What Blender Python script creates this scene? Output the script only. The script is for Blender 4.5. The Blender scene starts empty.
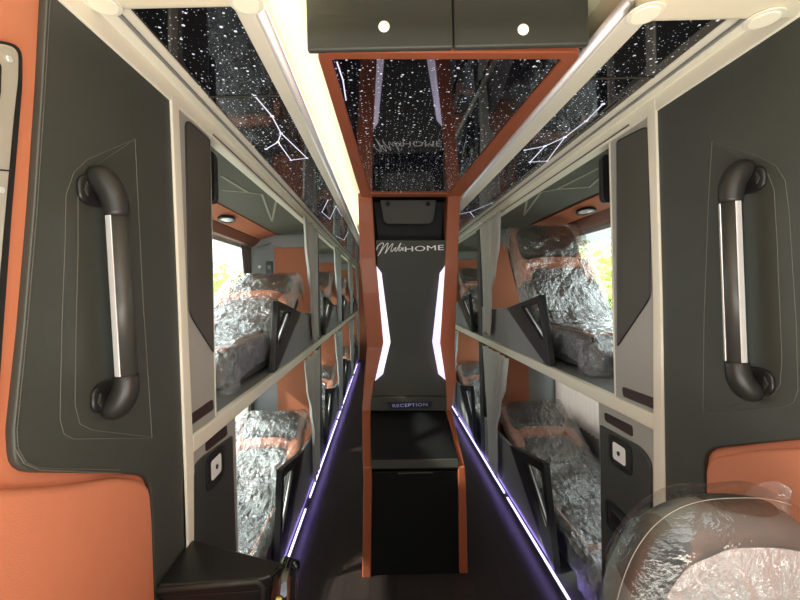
import bpy, bmesh, math, random
from mathutils import Vector, Matrix, noise
random.seed(7)
PI = math.pi
S = bpy.context.scene
COL = S.collection

# ------------------------------------------------------------------ camera, light, exposure
CX, CY, F, H = 383.0, 292.0, 400.0, 1.36       # vanishing point, focal length in pixels, eye height
ROLL = math.radians(1.3)
cam_d = bpy.data.cameras.new('camera')
cam = bpy.data.objects.new('camera', cam_d)
COL.objects.link(cam)
cam.location = (0, 0, H)
cam.rotation_euler = (PI/2, ROLL, 0)
cam_d.sensor_width = 36
cam_d.lens = F/800*36
cam_d.shift_x = (400-CX)/800
cam_d.shift_y = (CY-300)/800
cam_d.clip_start = 0.02
S.camera = cam
S.view_settings.view_transform = 'Standard'
S.view_settings.look = 'None'
S.view_settings.gamma = 1
S.view_settings.use_curve_mapping = False
S.view_settings.exposure = 0.0

world = bpy.data.worlds.new('sky')
S.world = world
world.use_nodes = True
wb = world.node_tree.nodes['Background']
wb.inputs['Color'].default_value = (0.93, 0.97, 1.0, 1)
wb.inputs['Strength'].default_value = 4.0

def lamp(name, kind, loc, energy, color=(1, 1, 1), rot=(0, 0, 0), size=None, size_y=None):
    d = bpy.data.lights.new(name, kind)
    d.energy = energy
    d.color = color
    if kind == 'AREA':
        d.shape = 'RECTANGLE'
        d.size = size
        d.size_y = size_y
    if kind == 'SUN':
        d.angle = math.radians(2)
    o = bpy.data.objects.new(name, d)
    o.location = loc
    o.rotation_euler = rot
    COL.objects.link(o)
    return o

lamp('sun', 'SUN', (-6, 2, 8), 11.0, (1, 0.95, 0.86), (0, math.radians(-52), math.radians(14)))
# daylight of the windscreen behind the photographer, and an added upward fill that brightens the ceiling rails
lamp('windscreen_daylight', 'AREA', (0.13, -1.0, 1.5), 8, (0.97, 1.0, 0.94), (math.radians(88), 0, 0), 2.2, 0.9)
lamp('dashboard_bounce', 'AREA', (0.13, -0.35, 0.75), 46, (1, 0.98, 0.88), (math.radians(176), 0, 0), 1.6, 0.6)
# cove lamps along both sides of the raised aisle ceiling
lamp('cove_lamp', 'AREA', (-0.19, 1.9, 1.895), 3.0, (1, 0.92, 0.72), (0, math.radians(160), 0), 0.03, 3.6)
lamp('cove_lamp', 'AREA', (0.475, 1.9, 1.895), 5.0, (1, 0.92, 0.72), (0, math.radians(200), 0), 0.01, 3.6)
# violet strips at the foot of both bunk rows
lamp('kick_lamp', 'AREA', (-0.492, 4.4, 0.075), 3.6, (0.36, 0.24, 1.0), (0, math.radians(38), 0), 0.02, 7.0)
lamp('kick_lamp', 'AREA', (0.742, 4.4, 0.075), 3.6, (0.36, 0.24, 1.0), (0, math.radians(-38), 0), 0.02, 7.0)

# ------------------------------------------------------------------ back-projection of photo points to planes
cr, sr = math.cos(ROLL), math.sin(ROLL)
def _uv(px, py):
    u, v = px-CX, CY-py
    return (u*cr + v*sr), (-u*sr + v*cr)
def onX(px, py, X):
    a, b = _uv(px, py)
    Y = F*X/a
    return Vector((X, Y, H + b*Y/F))
def onY(px, py, Y):
    a, b = _uv(px, py)
    return Vector((a*Y/F, Y, H + b*Y/F))
def onZ(px, py, Z):
    a, b = _uv(px, py)
    Y = F*(Z-H)/b
    return Vector((a*Y/F, Y, Z))

def rounded(pts, r, n=4):
    """round the corners of a 2-D outline; r is a number or one per corner"""
    out = []
    L = len(pts)
    for i in range(L):
        p0, p1, p2 = Vector(pts[i-1]), Vector(pts[i]), Vector(pts[(i+1) % L])
        rr = r[i] if isinstance(r, (list, tuple)) else r
        a, b = p0-p1, p2-p1
        d = min(rr, a.length*0.45, b.length*0.45)
        if d < 1e-6:
            out.append(tuple(p1)); continue
        q0, q2 = p1+a.normalized()*d, p1+b.normalized()*d
        for k in range(n+1):
            t = k/n
            out.append(tuple(q0*(1-t)**2 + p1*2*t*(1-t) + q2*t*t))
    return out

# ------------------------------------------------------------------ materials
def mat(name, col, rough=0.5, metal=0.0, bump=0.0, bscale=300, spec=0.5, var=0.0, vscale=6, coat=0.0):
    m = bpy.data.materials.new(name)
    m.use_nodes = True
    nt = m.node_tree
    b = nt.nodes['Principled BSDF']
    b.inputs['Base Color'].default_value = (*col, 1)
    b.inputs['Roughness'].default_value = rough
    b.inputs['Metallic'].default_value = metal
    b.inputs['Specular IOR Level'].default_value = spec
    b.inputs['Coat Weight'].default_value = coat
    tc = nt.nodes.new('ShaderNodeTexCoord')
    if var:
        n = nt.nodes.new('ShaderNodeTexNoise')
        n.inputs['Scale'].default_value = vscale
        n.inputs['Detail'].default_value = 4
        r = nt.nodes.new('ShaderNodeMixRGB')
        r.inputs['Color1'].default_value = (*[c*(1-var) for c in col], 1)
        r.inputs['Color2'].default_value = (*[min(1, c*(1+var)) for c in col], 1)
        nt.links.new(tc.outputs['Object'], n.inputs['Vector'])
        nt.links.new(n.outputs['Fac'], r.inputs['Fac'])
        nt.links.new(r.outputs['Color'], b.inputs['Base Color'])
    if bump:
        v = nt.nodes.new('ShaderNodeTexVoronoi')
        v.inputs['Scale'].default_value = bscale
        bp = nt.nodes.new('ShaderNodeBump')
        bp.inputs['Strength'].default_value = bump
        bp.inputs['Distance'].default_value = 0.002
        nt.links.new(tc.outputs['Object'], v.inputs['Vector'])
        nt.links.new(v.outputs['Distance'], bp.inputs['Height'])
        nt.links.new(bp.outputs['Normal'], b.inputs['Normal'])
    return m

def emit(name, col, strength):
    m = bpy.data.materials.new(name)
    m.use_nodes = True
    b = m.node_tree.nodes['Principled BSDF']
    b.inputs['Base Color'].default_value = (*[min(1, c) for c in col], 1)
    b.inputs['Emission Color'].default_value = (*col, 1)
    b.inputs['Emission Strength'].default_value = strength
    return m

LEATHER = mat('dark_leather', (0.047, 0.051, 0.041), 0.5, bump=0.12, bscale=700, var=0.08)
LEATHER_S = mat('seat_leather', (0.050, 0.057, 0.055), 0.42, bump=0.2, bscale=300)
STITCH = mat('stitch_thread', (0.10, 0.10, 0.083), 0.7)
ORANGE = mat('orange_leather', (0.60, 0.215, 0.11), 0.48, bump=0.12, bscale=700, var=0.05)
ORANGE_L = mat('orange_lacquer', (0.31, 0.082, 0.034), 0.42, spec=0.3, coat=0.05)
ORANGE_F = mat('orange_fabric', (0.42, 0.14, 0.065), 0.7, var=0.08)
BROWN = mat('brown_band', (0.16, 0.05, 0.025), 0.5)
CREAM = mat('cream_paint', (0.82, 0.77, 0.57), 0.5)
CREAM_R = mat('cream_rail', (0.82, 0.79, 0.65), 0.38)
GREYP = mat('warm_grey_panel', (0.38, 0.375, 0.335), 0.42, var=0.04)
GREYD = mat('grey_guard', (0.23, 0.235, 0.23), 0.5, var=0.05)
LINER = mat('dark_headliner', (0.11, 0.115, 0.09), 0.75, var=0.06)
LINER_G = mat('headliner_groove', (0.34, 0.34, 0.27), 0.7)
SILVER = mat('brushed_silver', (0.80, 0.81, 0.82), 0.42, metal=0.6)
CHROME = mat('chrome', (0.95, 0.94, 0.92), 0.3, metal=0.6)
STEEL = mat('satin_steel', (0.60, 0.57, 0.48), 0.38, metal=0.5, var=0.05)
BLACKP = mat('black_plastic', (0.012, 0.012, 0.012), 0.38)
BLACKH = mat('handle_rubber', (0.040, 0.040, 0.034), 0.42)
BLACKC = mat('handle_cap', (0.018, 0.018, 0.016), 0.42)
BLACKM = mat('matt_black', (0.010, 0.010, 0.009), 0.6)
BLACKG = mat('gloss_black', (0.006, 0.006, 0.007), 0.08, coat=0.3)
CONSOLE = mat('console_black', (0.006, 0.0065, 0.006), 0.5, bump=0.06, spec=0.22)
CONSOLE_F = mat('console_face', (0.045, 0.046, 0.038), 0.55, bump=0.1, spec=0.3)
INSET = mat('inset_dark', (0.075, 0.072, 0.055), 0.4)
SLOT = mat('slot_dark', (0.035, 0.016, 0.014), 0.5)
DOORM = mat('cabinet_dark', (0.045, 0.048, 0.042), 0.45)
CURT = mat('curtain_cloth', (0.56, 0.57, 0.53), 0.75, var=0.06)
def cloth(name, col, thin):
    m = mat(name, col, 0.85)
    nt = m.node_tree
    b = nt.nodes['Principled BSDF']
    t_ = nt.nodes.new('ShaderNodeBsdfTranslucent')
    t_.inputs['Color'].default_value = (*col, 1)
    mx = nt.nodes.new('ShaderNodeMixShader')
    mx.inputs['Fac'].default_value = thin
    nt.links.new(b.outputs[0], mx.inputs[1])
    nt.links.new(t_.outputs[0], mx.inputs[2])
    nt.links.new(mx.outputs[0], nt.nodes['Material Output'].inputs['Surface'])
    return m
PLEAT = cloth('pleated_white', (0.82, 0.76, 0.73), 0.55)
DCURT = mat('dark_curtain', (0.13, 0.13, 0.12), 0.85)
YELLOW = mat('yellow_tape', (0.85, 0.75, 0.20), 0.4)
WHITE = mat('white_print', (0.85, 0.85, 0.83), 0.5)
LAMPW = emit('lamp_disc', (0.9, 0.85, 0.66), 0.12)
LAMPB = emit('button_lamp', (1.0, 0.92, 0.70), 0.6)
LENS = mat('lamp_lens', (0.65, 0.65, 0.63), 0.15, metal=0.6)
LED = emit('led_white', (0.84, 0.76, 1.0), 0.92)
LEDF = emit('led_floor', (0.86, 0.82, 1.0), 1.3)
SIGN = emit('sign_letter', (0.26, 0.28, 0.55), 0.22)
SIGNP = mat('sign_plate', (0.004, 0.004, 0.014), 0.45)
CONST = emit('constellation_line', (0.75, 0.75, 0.9), 0.65)
LEAF = mat('leaf', (0.52, 0.64, 0.20), 0.6, var=0.25, vscale=3)
BARK = mat('bark', (0.12, 0.08, 0.05), 0.9)
GROUND = mat('concrete_ground', (0.45, 0.44, 0.41), 0.9, var=0.1)
PATCH = mat('crew_patch', (0.035, 0.037, 0.033), 0.45, bump=0.2)
CREWG = mat('crew_grey_leather', (0.10, 0.115, 0.112), 0.45, bump=0.1, spec=0.3)

def floor_mat():
    m = mat('wood_vinyl_floor', (0.025, 0.018, 0.016), 0.42)
    nt = m.node_tree
    b = nt.nodes['Principled BSDF']
    tc = nt.nodes.new('ShaderNodeTexCoord')
    br = nt.nodes.new('ShaderNodeTexBrick')
    mp = nt.nodes.new('ShaderNodeMapping')
    mp.inputs['Rotation'].default_value = (0, 0, PI/2)
    br.inputs['Color1'].default_value = (0.030, 0.021, 0.019, 1)
    br.inputs['Color2'].default_value = (0.020, 0.014, 0.013, 1)
    br.inputs['Mortar'].default_value = (0.008, 0.006, 0.006, 1)
    br.inputs['Scale'].default_value = 1
    br.inputs['Mortar Size'].default_value = 0.002
    br.inputs['Brick Width'].default_value = 0.9
    br.inputs['Row Height'].default_value = 0.12
    nt.links.new(tc.outputs['Object'], mp.inputs['Vector'])
    nt.links.new(mp.outputs['Vector'], br.inputs['Vector'])
    nt.links.new(br.outputs['Color'], b.inputs['Base Color'])
    return m
FLOOR = floor_mat()

def star_mat(name, s1, s2, rough, coat):
    m = mat(name, (0.004, 0.004, 0.006), rough, spec=0.5, coat=coat)
    nt = m.node_tree
    b = nt.nodes['Principled BSDF']
    tc = nt.nodes.new('ShaderNodeTexCoord')
    flat = nt.nodes.new('ShaderNodeVectorMath')
    flat.operation = 'MULTIPLY'
    flat.inputs[1].default_value = (1, 1, 0)
    nt.links.new(tc.outputs['Object'], flat.inputs[0])
    outs = []
    for sc, rad, off in ((s1, 0.15, 0.0), (s2, 0.14, 3.7)):
        add = nt.nodes.new('ShaderNodeVectorMath')
        add.inputs[1].default_value = (off, off, 0)
        nt.links.new(flat.outputs[0], add.inputs[0])
        v = nt.nodes.new('ShaderNodeTexVoronoi')
        v.voronoi_dimensions = '2D'
        v.inputs['Scale'].default_value = sc
        nt.links.new(add.outputs[0], v.inputs['Vector'])
        sep = nt.nodes.new('ShaderNodeSeparateColor')
        nt.links.new(v.outputs['Color'], sep.inputs[0])
        p = nt.nodes.new('ShaderNodeMath'); p.operation = 'POWER'; p.inputs[1].default_value = 2.5
        nt.links.new(sep.outputs[0], p.inputs[0])
        r = nt.nodes.new('ShaderNodeMath'); r.operation = 'MULTIPLY'; r.inputs[1].default_value = rad
        nt.links.new(p.outputs[0], r.inputs[0])
        lt = nt.nodes.new('ShaderNodeMath'); lt.operation = 'LESS_THAN'
        nt.links.new(v.outputs['Distance'], lt.inputs[0])
        nt.links.new(r.outputs[0], lt.inputs[1])
        outs.append(lt)
    mx = nt.nodes.new('ShaderNodeMath'); mx.operation = 'MAXIMUM'
    nt.links.new(outs[0].outputs[0], mx.inputs[0])
    nt.links.new(outs[1].outputs[0], mx.inputs[1])
    mu = nt.nodes.new('ShaderNodeMath'); mu.operation = 'MULTIPLY'; mu.inputs[1].default_value = 0.95
    nt.links.new(mx.outputs[0], mu.inputs[0])
    b.inputs['Emission Color'].default_value = (0.9, 0.92, 1, 1)
    nt.links.new(mu.outputs[0], b.inputs['Emission Strength'])
    return m
STARS = star_mat('star_panel', 42, 95, 0.06, 0.0)
STARS_C = star_mat('star_mirror', 40, 85, 0.02, 0.7)

def plastic_mat(name, base=0.10, gain=0.5, scale=28, tint=(1, 1, 1), strength=0.9, rough=0.12, milk=0.0):
    m = bpy.data.materials.new(name)
    m.use_nodes = True
    nt = m.node_tree
    for n in list(nt.nodes):
        nt.nodes.remove(n)
    out = nt.nodes.new('ShaderNodeOutputMaterial')
    mix = nt.nodes.new('ShaderNodeMixShader')
    tr = nt.nodes.new('ShaderNodeBsdfTransparent')
    tr.inputs['Color'].default_value = (0.95, 0.95, 0.95, 1)
    gl = nt.nodes.new('ShaderNodeBsdfGlossy')
    gl.inputs['Roughness'].default_value = rough
    gl.inputs['Color'].default_value = (*tint, 1)
    tc = nt.nodes.new('ShaderNodeTexCoord')
    no = nt.nodes.new('ShaderNodeTexNoise')
    no.inputs['Scale'].default_value = scale
    no.inputs['Detail'].default_value = 5
    no.inputs['Roughness'].default_value = 0.6
    no.inputs['Distortion'].default_value = 1.2
    bp = nt.nodes.new('ShaderNodeBump')
    bp.inputs['Strength'].default_value = strength
    bp.inputs['Distance'].default_value = 0.03
    lw = nt.nodes.new('ShaderNodeLayerWeight')
    lw.inputs['Blend'].default_value = 0.25
    ma = nt.nodes.new('ShaderNodeMath'); ma.operation = 'MULTIPLY_ADD'
    ma.inputs[1].default_value = gain
    ma.inputs[2].default_value = base
    ma.use_clamp = True
    nt.links.new(tc.outputs['Object'], no.inputs['Vector'])
    nt.links.new(no.outputs['Fac'], bp.inputs['Height'])
    nt.links.new(bp.outputs['Normal'], gl.inputs['Normal'])
    nt.links.new(bp.outputs['Normal'], lw.inputs['Normal'])
    nt.links.new(lw.outputs['Facing'], ma.inputs[0])
    nt.links.new(ma.outputs[0], mix.inputs['Fac'])
    nt.links.new(tr.outputs[0], mix.inputs[1])
    nt.links.new(gl.outputs[0], mix.inputs[2])
    last = mix
    if milk:                                    # several layers of film scatter white
        df = nt.nodes.new('ShaderNodeBsdfDiffuse')
        df.inputs['Color'].default_value = (0.84, 0.9, 0.9, 1)
        m2 = nt.nodes.new('ShaderNodeMixShader')
        m2.inputs['Fac'].default_value = milk
        nt.links.new(mix.outputs[0], m2.inputs[1])
        nt.links.new(df.outputs[0], m2.inputs[2])
        last = m2
    nt.links.new(last.outputs[0], out.inputs['Surface'])
    return m
PLASTIC = plastic_mat('plastic_film', 0.15, 0.85, 40, strength=0.45, rough=0.07)
PLASTIC_C = plastic_mat('plastic_film_taut', 0.035, 0.28, 9, strength=0.3, rough=0.10)
PLASTIC_W = plastic_mat('plastic_film_layers', 0.16, 0.7, 30, strength=0.7, rough=0.13, milk=0.22)

def glass_mat(name, dotted):
    m = bpy.data.materials.new(name)
    m.use_nodes = True
    nt = m.node_tree
    for n in list(nt.nodes):
        nt.nodes.remove(n)
    out = nt.nodes.new('ShaderNodeOutputMaterial')
    mix = nt.nodes.new('ShaderNodeMixShader')
    mix.inputs['Fac'].default_value = 0.06
    tr = nt.nodes.new('ShaderNodeBsdfTransparent')
    tr.inputs['Color'].default_value = (0.93, 0.97, 0.95, 1)
    gl = nt.nodes.new('ShaderNodeBsdfGlossy')
    gl.inputs['Roughness'].default_value = 0.02
    nt.links.new(tr.outputs[0], mix.inputs[1])
    nt.links.new(gl.outputs[0], mix.inputs[2])
    last = mix
    if dotted:                                  # black printed dots
        tc = nt.nodes.new('ShaderNodeTexCoord')
        mp = nt.nodes.new('ShaderNodeMapping')
        mp.inputs['Scale'].default_value = (0, 1, 1)
        mp.inputs['Rotation'].default_value = (PI/4, 0, 0)
        v = nt.nodes.new('ShaderNodeTexVoronoi')
        v.inputs['Scale'].default_value = 62
        v.inputs['Randomness'].default_value = 0
        lt = nt.nodes.new('ShaderNodeMath'); lt.operation = 'LESS_THAN'; lt.inputs[1].default_value = 0.36
        d = nt.nodes.new('ShaderNodeBsdfDiffuse')
        d.inputs['Color'].default_value = (0.02, 0.02, 0.02, 1)
        m2 = nt.nodes.new('ShaderNodeMixShader')
        nt.links.new(tc.outputs['Object'], mp.inputs['Vector'])
        nt.links.new(mp.outputs['Vector'], v.inputs['Vector'])
        nt.links.new(v.outputs['Distance'], lt.inputs[0])
        nt.links.new(lt.outputs[0], m2.inputs['Fac'])
        nt.links.new(mix.outputs[0], m2.inputs[1])
        nt.links.new(d.outputs[0], m2.inputs[2])
        last = m2
    nt.links.new(last.outputs[0], out.inputs['Surface'])
    return m
GLASS = glass_mat('window_glass', False)
FRIT = glass_mat('window_dots', True)

# ------------------------------------------------------------------ mesh builder
class MB:
    def __init__(s):
        s.v, s.f = [], []
    def add(s, vs, fs):
        k = len(s.v)
        s.v += [Vector(p) for p in vs]
        s.f += [tuple(i+k for i in f) for f in fs]
        return s
    def box(s, x0, x1, y0, y1, z0, z1):
        vs = [(x, y, z) for x in (x0, x1) for y in (y0, y1) for z in (z0, z1)]
        return s.add(vs, [(0, 1, 3, 2), (4, 6, 7, 5), (0, 4, 5, 1), (2, 3, 7, 6), (0, 2, 6, 4), (1, 5, 7, 3)])
    def prism(s, pts, vec):
        n = len(pts)
        vec = Vector(vec)
        vs = [Vector(p) for p in pts] + [Vector(p)+vec for p in pts]
        fs = [tuple(range(n)), tuple(range(2*n-1, n-1, -1))]
        fs += [(i, (i+1) % n, n+(i+1) % n, n+i) for i in range(n)]
        return s.add(vs, fs)
    def ring(s, outer, inner, vec):
        """flat frame between two outlines of equal count, given depth vec"""
        n = len(outer)
        vec = Vector(vec)
        o, i_ = [Vector(p) for p in outer], [Vector(p) for p in inner]
        vs = o + i_ + [p+vec for p in o] + [p+vec for p in i_]
        fs = []
        for k in range(n):
            j = (k+1) % n
            fs += [(k, j, n+j, n+k), (2*n+k, 3*n+k, 3*n+j, 2*n+j), (k, 2*n+k, 2*n+j, j), (n+k, n+j, 3*n+j, 3*n+k)]
        return s.add(vs, fs)
    def tube(s, path, r, n=10, caps=True, closed=False):
        path = [Vector(p) for p in path]
        rs = r if isinstance(r, (list, tuple)) else [r]*len(path)
        vs, fs = [], []
        L = len(path)
        up = None
        for i, p in enumerate(path):
            if closed:
                d = path[(i+1) % L]-path[i-1]
            else:
                d = path[min(i+1, L-1)]-path[max(i-1, 0)]
            d.normalize()
            if up is None:
                up = Vector((0, 0, 1)) if abs(d.z) < 0.9 else Vector((1, 0, 0))
            a = d.cross(up).normalized()
            b = a.cross(d)
            up = b
            for k in range(n):
                t = 2*PI*k/n
                vs.append(p + a*math.cos(t)*rs[i] + b*math.sin(t)*rs[i])
        for i in range(L if closed else L-1):
            j = (i+1) % L
            for k in range(n):
                m = (k+1) % n
                fs.append((i*n+k, i*n+m, j*n+m, j*n+k))
        if caps and not closed:
            fs += [tuple(range(n-1, -1, -1)), tuple((L-1)*n+k for k in range(n))]
        return s.add(vs, fs)
    def strokes(s, path, w, nrm, t=0.002):
        """flat ribbon along a path with width w lying on a surface of normal nrm"""
        nrm = Vector(nrm).normalized()
        path = [Vector(p) for p in path]
        for a, b in zip(path, path[1:]):
            d = (b-a).normalized()
            q = d.cross(nrm)*w*0.5
            a2, b2 = a-d*w*0.3, b+d*w*0.3
            s.prism([a2-q, b2-q, b2+q, a2+q], nrm*t)
        return s
    def dashes(s, path, step, r):
        """stitches: short raised dashes following a path"""
        path = [Vector(p) for p in path]
        for a, b in zip(path, path[1:]):
            L = (b-a).length
            n = max(1, int(L/step))
            for k in range(n):
                s.tube([a.lerp(b, (k+0.12)/n), a.lerp(b, (k+0.88)/n)], r, 4)
        return s
    def grid(s, fn, nu, nv, closed_u=False):
        vs = [fn(i/(nu if closed_u else nu-1), j/(nv-1)) for i in range(nu) for j in range(nv)]
        fs = [((i*nv+j), ((i+1) % nu)*nv+j, ((i+1) % nu)*nv+j+1, i*nv+j+1)
              for i in range(nu if closed_u else nu-1) for j in range(nv-1)]
        return s.add(vs, fs)
    def cushion(s, c, size, rot=None, e=0.35, nu=28, nv=14, puff=0.0):
        """a soft-cornered block: superellipsoid"""
        c = Vector(c)
        R = rot or Matrix.Identity(3)
        sg = lambda x, p: math.copysign(abs(x)**p, x)
        def fn(u, v):
            th, ph = 2*PI*u, -PI/2+PI*v
            x = sg(math.cos(ph), e)*sg(math.cos(th), e)
            y = sg(math.cos(ph), e)*sg(math.sin(th), e)
            z = sg(math.sin(ph), e)
            return c + R @ Vector((x*size[0]/2, y*size[1]/2, z*size[2]/2))
        return s.grid(fn, nu, nv, True)
    def disc(s, c, nrm, r, depth, n=20, ry=None):
        c, nrm = Vector(c), Vector(nrm).normalized()
        a = nrm.orthogonal().normalized() if abs(nrm.z) < 0.9 else Vector((1, 0, 0))
        if abs(nrm.z) < 0.9:
            a = Vector((0, 0, 1)).cross(nrm).normalized()
        b = nrm.cross(a)
        ry = ry or r
        return s.prism([c+a*r*math.cos(2*PI*k/n)+b*ry*math.sin(2*PI*k/n) for k in range(n)], nrm*depth)
    def build(s, name, material, parent=None, smooth=False, bevel=0.0, seg=2):
        base = Vector((0, 0, 0))
        if parent is None:
            if s.v:
                xs = [p.x for p in s.v]; ys = [p.y for p in s.v]; zs = [p.z for p in s.v]
                base = Vector(((min(xs)+max(xs))/2, (min(ys)+max(ys))/2, min(zs)))
        else:
            base = Vector(parent.get('_w', (0, 0, 0)))
        me = bpy.data.meshes.new(name)
        me.from_pydata([tuple(p-base) for p in s.v], [], s.f)
        bm = bmesh.new(); bm.from_mesh(me)
        bmesh.ops.remove_doubles(bm, verts=bm.verts, dist=1e-6)
        bmesh.ops.recalc_face_normals(bm, faces=bm.faces)
        bm.to_mesh(me); bm.free()
        if smooth:
            for p in me.polygons:
                p.use_smooth = True
        me.materials.append(material)
        o = bpy.data.objects.new(name, me)
        COL.objects.link(o)
        if parent is None:
            o.location = base
        else:
            o.parent = parent
        o['_w'] = tuple(base)
        if bevel:
            b = o.modifiers.new('soft_edge', 'BEVEL')
            b.width = bevel; b.segments = seg; b.limit_method = 'ANGLE'; b.angle_limit = math.radians(40)
            if not smooth:
                for p in me.polygons:
                    p.use_smooth = True
                w = o.modifiers.new('normals', 'WEIGHTED_NORMAL')
        return o

def tag(o, label, cat, group=None):
    o['label'] = label; o['category'] = cat
    if group:
        o['group'] = group
    return o
def thing(name, loc, label, cat, group=None):
    o = bpy.data.objects.new(name, None)
    o.empty_display_size = 0.1
    COL.objects.link(o)
    o.location = loc
    o['_w'] = tuple(loc)
    return tag(o, label, cat, group)
def struct(o):
    o['kind'] = 'structure'
    return o
def copy_tree(o, parent=None):
    c = o.copy()
    COL.objects.link(c)
    if parent:
        c.parent = parent
    for ch in list(o.children):
        copy_tree(ch, c)
    return c

# ------------------------------------------------------------------ main dimensions
XL, XR = -0.505, 0.755             # faces of the bunk rows along the aisle
OL, OR = -1.04, 1.34               # outer body sides
ZT = 1.89                          # soffit beside the aisle
ZO = 1.834                         # top of bunk openings
UP = 1.00                          # upper bunk floor
LOW = 0.06                         # lower bunk floor
YP = [3.15, 4.75, 6.35, 7.95]      # partitions behind each cabin
YF = 1.22                          # front of the first cabin
YB = 8.05
SIDES = (('left', XL, OL, -1), ('right', XR, OR, 1))
C0 = 0.125
def ax(side, d):
    """X at distance d outward from the aisle face"""
    return (XL-d) if side == 'left' else (XR+d)

# ------------------------------------------------------------------ structure
struct(MB().box(OL, OR, -0.9, YB, -0.06, 0).build('floor', FLOOR))
struct(MB().box(OL-0.04, OR+0.04, -0.35, YB, 1.985, 2.04).build('ceiling', CREAM))
struct(MB().box(OL, OR, YB, YB+0.05, 0, 1.985).build('wall_rear', ORANGE_F))
struct(MB().box(OL, OR, -0.95, -0.9, 0, 1.55).build('wall_front', BLACKP))  # unseen blocker added behind the camera to keep the low aisle dark
def outer_wall(side):
    X0, X1 = (OL-0.04, OL) if side == 'left' else (OR, OR+0.04)
    m = MB()
    m.box(X0, X1, -0.2, YB, 0, 0.44)
    m.box(X0, X1, -0.2, YB, 0.86, 1.20)
    m.box(X0, X1, -0.2, YB, 1.735, 1.985)
    ys = [-0.2, YF+0.06]
    edges = [(-0.2, YF+0.06)] + [(y-0.07, y+0.07) for y in YP[:-1]] + [(YP[-1]-0.07, YB)]
    for a, b in edges:
        m.box(X0, X1, a, b, 0.44, 0.86)
        m.box(X0, X1, a, b, 1.20, 1.735)
    struct(m.build('wall_'+side, GREYD))
for side in ('left', 'right'):
    outer_wall(side)
wn = 0
for side in ('left', 'right'):
    X0 = OL-0.025 if side == 'left' else OR+0.019
    y0s = [YF+0.06] + [y+0.07 for y in YP[:-1]]
    for y0, yp in zip(y0s, YP):
        for z0, z1 in ((1.20, 1.735), (0.44, 0.86)):
            wn += 1
            y1 = yp-0.07
            w = struct(MB().box(X0, X0+0.006, y0, y1, z0+0.03, z1-0.03).build('window_%d' % wn, GLASS))
            fr = MB().ring([(X0-0.008, y0, z0), (X0-0.008, y1, z0), (X0-0.008, y1, z1), (X0-0.008, y0, z1)],
                           [(X0-0.008, y0+0.02, z0+0.03), (X0-0.008, y1-0.02, z0+0.03), (X0-0.008, y1-0.02, z1-0.02), (X0-0.008, y0+0.02, z1-0.02)],
                           (0.022, 0, 0))
            fr.build('window_frame', GREYP, w)
            if z0 > 1 and side == 'right':
                xf = X0-0.004 if side == 'right' else X0+0.008
                d = MB().box(xf, xf+0.002, y0+0.02, y1-0.02, z1-0.09, z1-0.02)
                d.box(xf, xf+0.002, y0+0.02, y1-0.02, z0+0.03, z0+0.085)
                d.build('dotted_border', FRIT, w)

tn = 0
def trim(m, material, bevel=0.0, smooth=False):
    global tn
    tn += 1
    return struct(m.build('trim_%d' % tn, material, bevel=bevel, smooth=smooth))

YN = 1.0                                    # where the first bunks begin
for side, X, O, sg in SIDES:
    a = lambda d: ax(side, d)
    bx = lambda d0, d1, y0, y1, z0, z1: MB().box(min(a(d0), a(d1)), max(a(d0), a(d1)), y0, y1, z0, z1)
    depth = abs(O-X)
    # cabin headliner between aisle fascia and window duct
    trim(MB().prism([(a(0.012), 1.0, ZO+0.02), (a(0.32), 1.0, 1.828), (a(0.32), 1.0, 1.848), (a(0.012), 1.0, ZO+0.04)], (0, YB-1.0, 0)), LINER)
    # lower platform with kick face, and upper bunk deck with pale edge
    trim(bx(0.004, depth, YN, YB, 0, LOW-0.008), DOORM)
    trim(bx(0.02, depth, YN, YB, 0.958, UP-0.003), GREYD)
    trim(bx(-0.006, 0.02, 1.035 if side == 'left' else 1.12, YB, 0.953, UP), CREAM_R, bevel=0.006)
    # soffit fascia over the openings
    yf0 = 0.50
    m = MB().prism([(a(-0.005), yf0, ZO), (a(0.03), yf0, ZO), (a(0.03), yf0, ZT+0.03), (a(-0.05), yf0, ZT+0.03), (a(-0.05), yf0, ZT), (a(-0.028), yf0, ZT-0.004), (a(-0.028), yf0, ZT-0.014), (a(-0.005), yf0, ZT-0.014)], (0, YB-yf0, 0))
    trim(m, CREAM_R, bevel=0.003)
    trim(MB().box(min(a(-0.034), a(-0.022)), max(a(-0.034), a(-0.022)), 0.73, YB, ZT-0.010, ZT-0.0045), GREYD)
    trim(MB().box(min(a(-0.0065), a(-0.004)), max(a(-0.0065), a(-0.004)), YN+0.2, YB, ZO+0.008, ZO+0.013), STITCH)
    # inner rail: cream lip, silver profile, and the upright of the raised aisle ceiling
    xi0, xi1 = (-0.262, -0.225) if side == 'left' else (0.482, 0.535)
    trim(MB().box(xi0, xi1, 0.72, YB, ZT-0.006, ZT+0.02), CREAM_R, bevel=0.004)
    xs = -0.217 if side == 'left' else 0.472
    trim(MB().tube([(xs, 0.74, ZT+0.002), (xs, YB, ZT+0.002)], 0.013, 12), SILVER, smooth=True)
    xu = -0.240 if side == 'left' else 0.490
    trim(MB().box(xu, xu+0.008, 0.72, YB, ZT+0.014, 1.985), CREAM)

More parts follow.
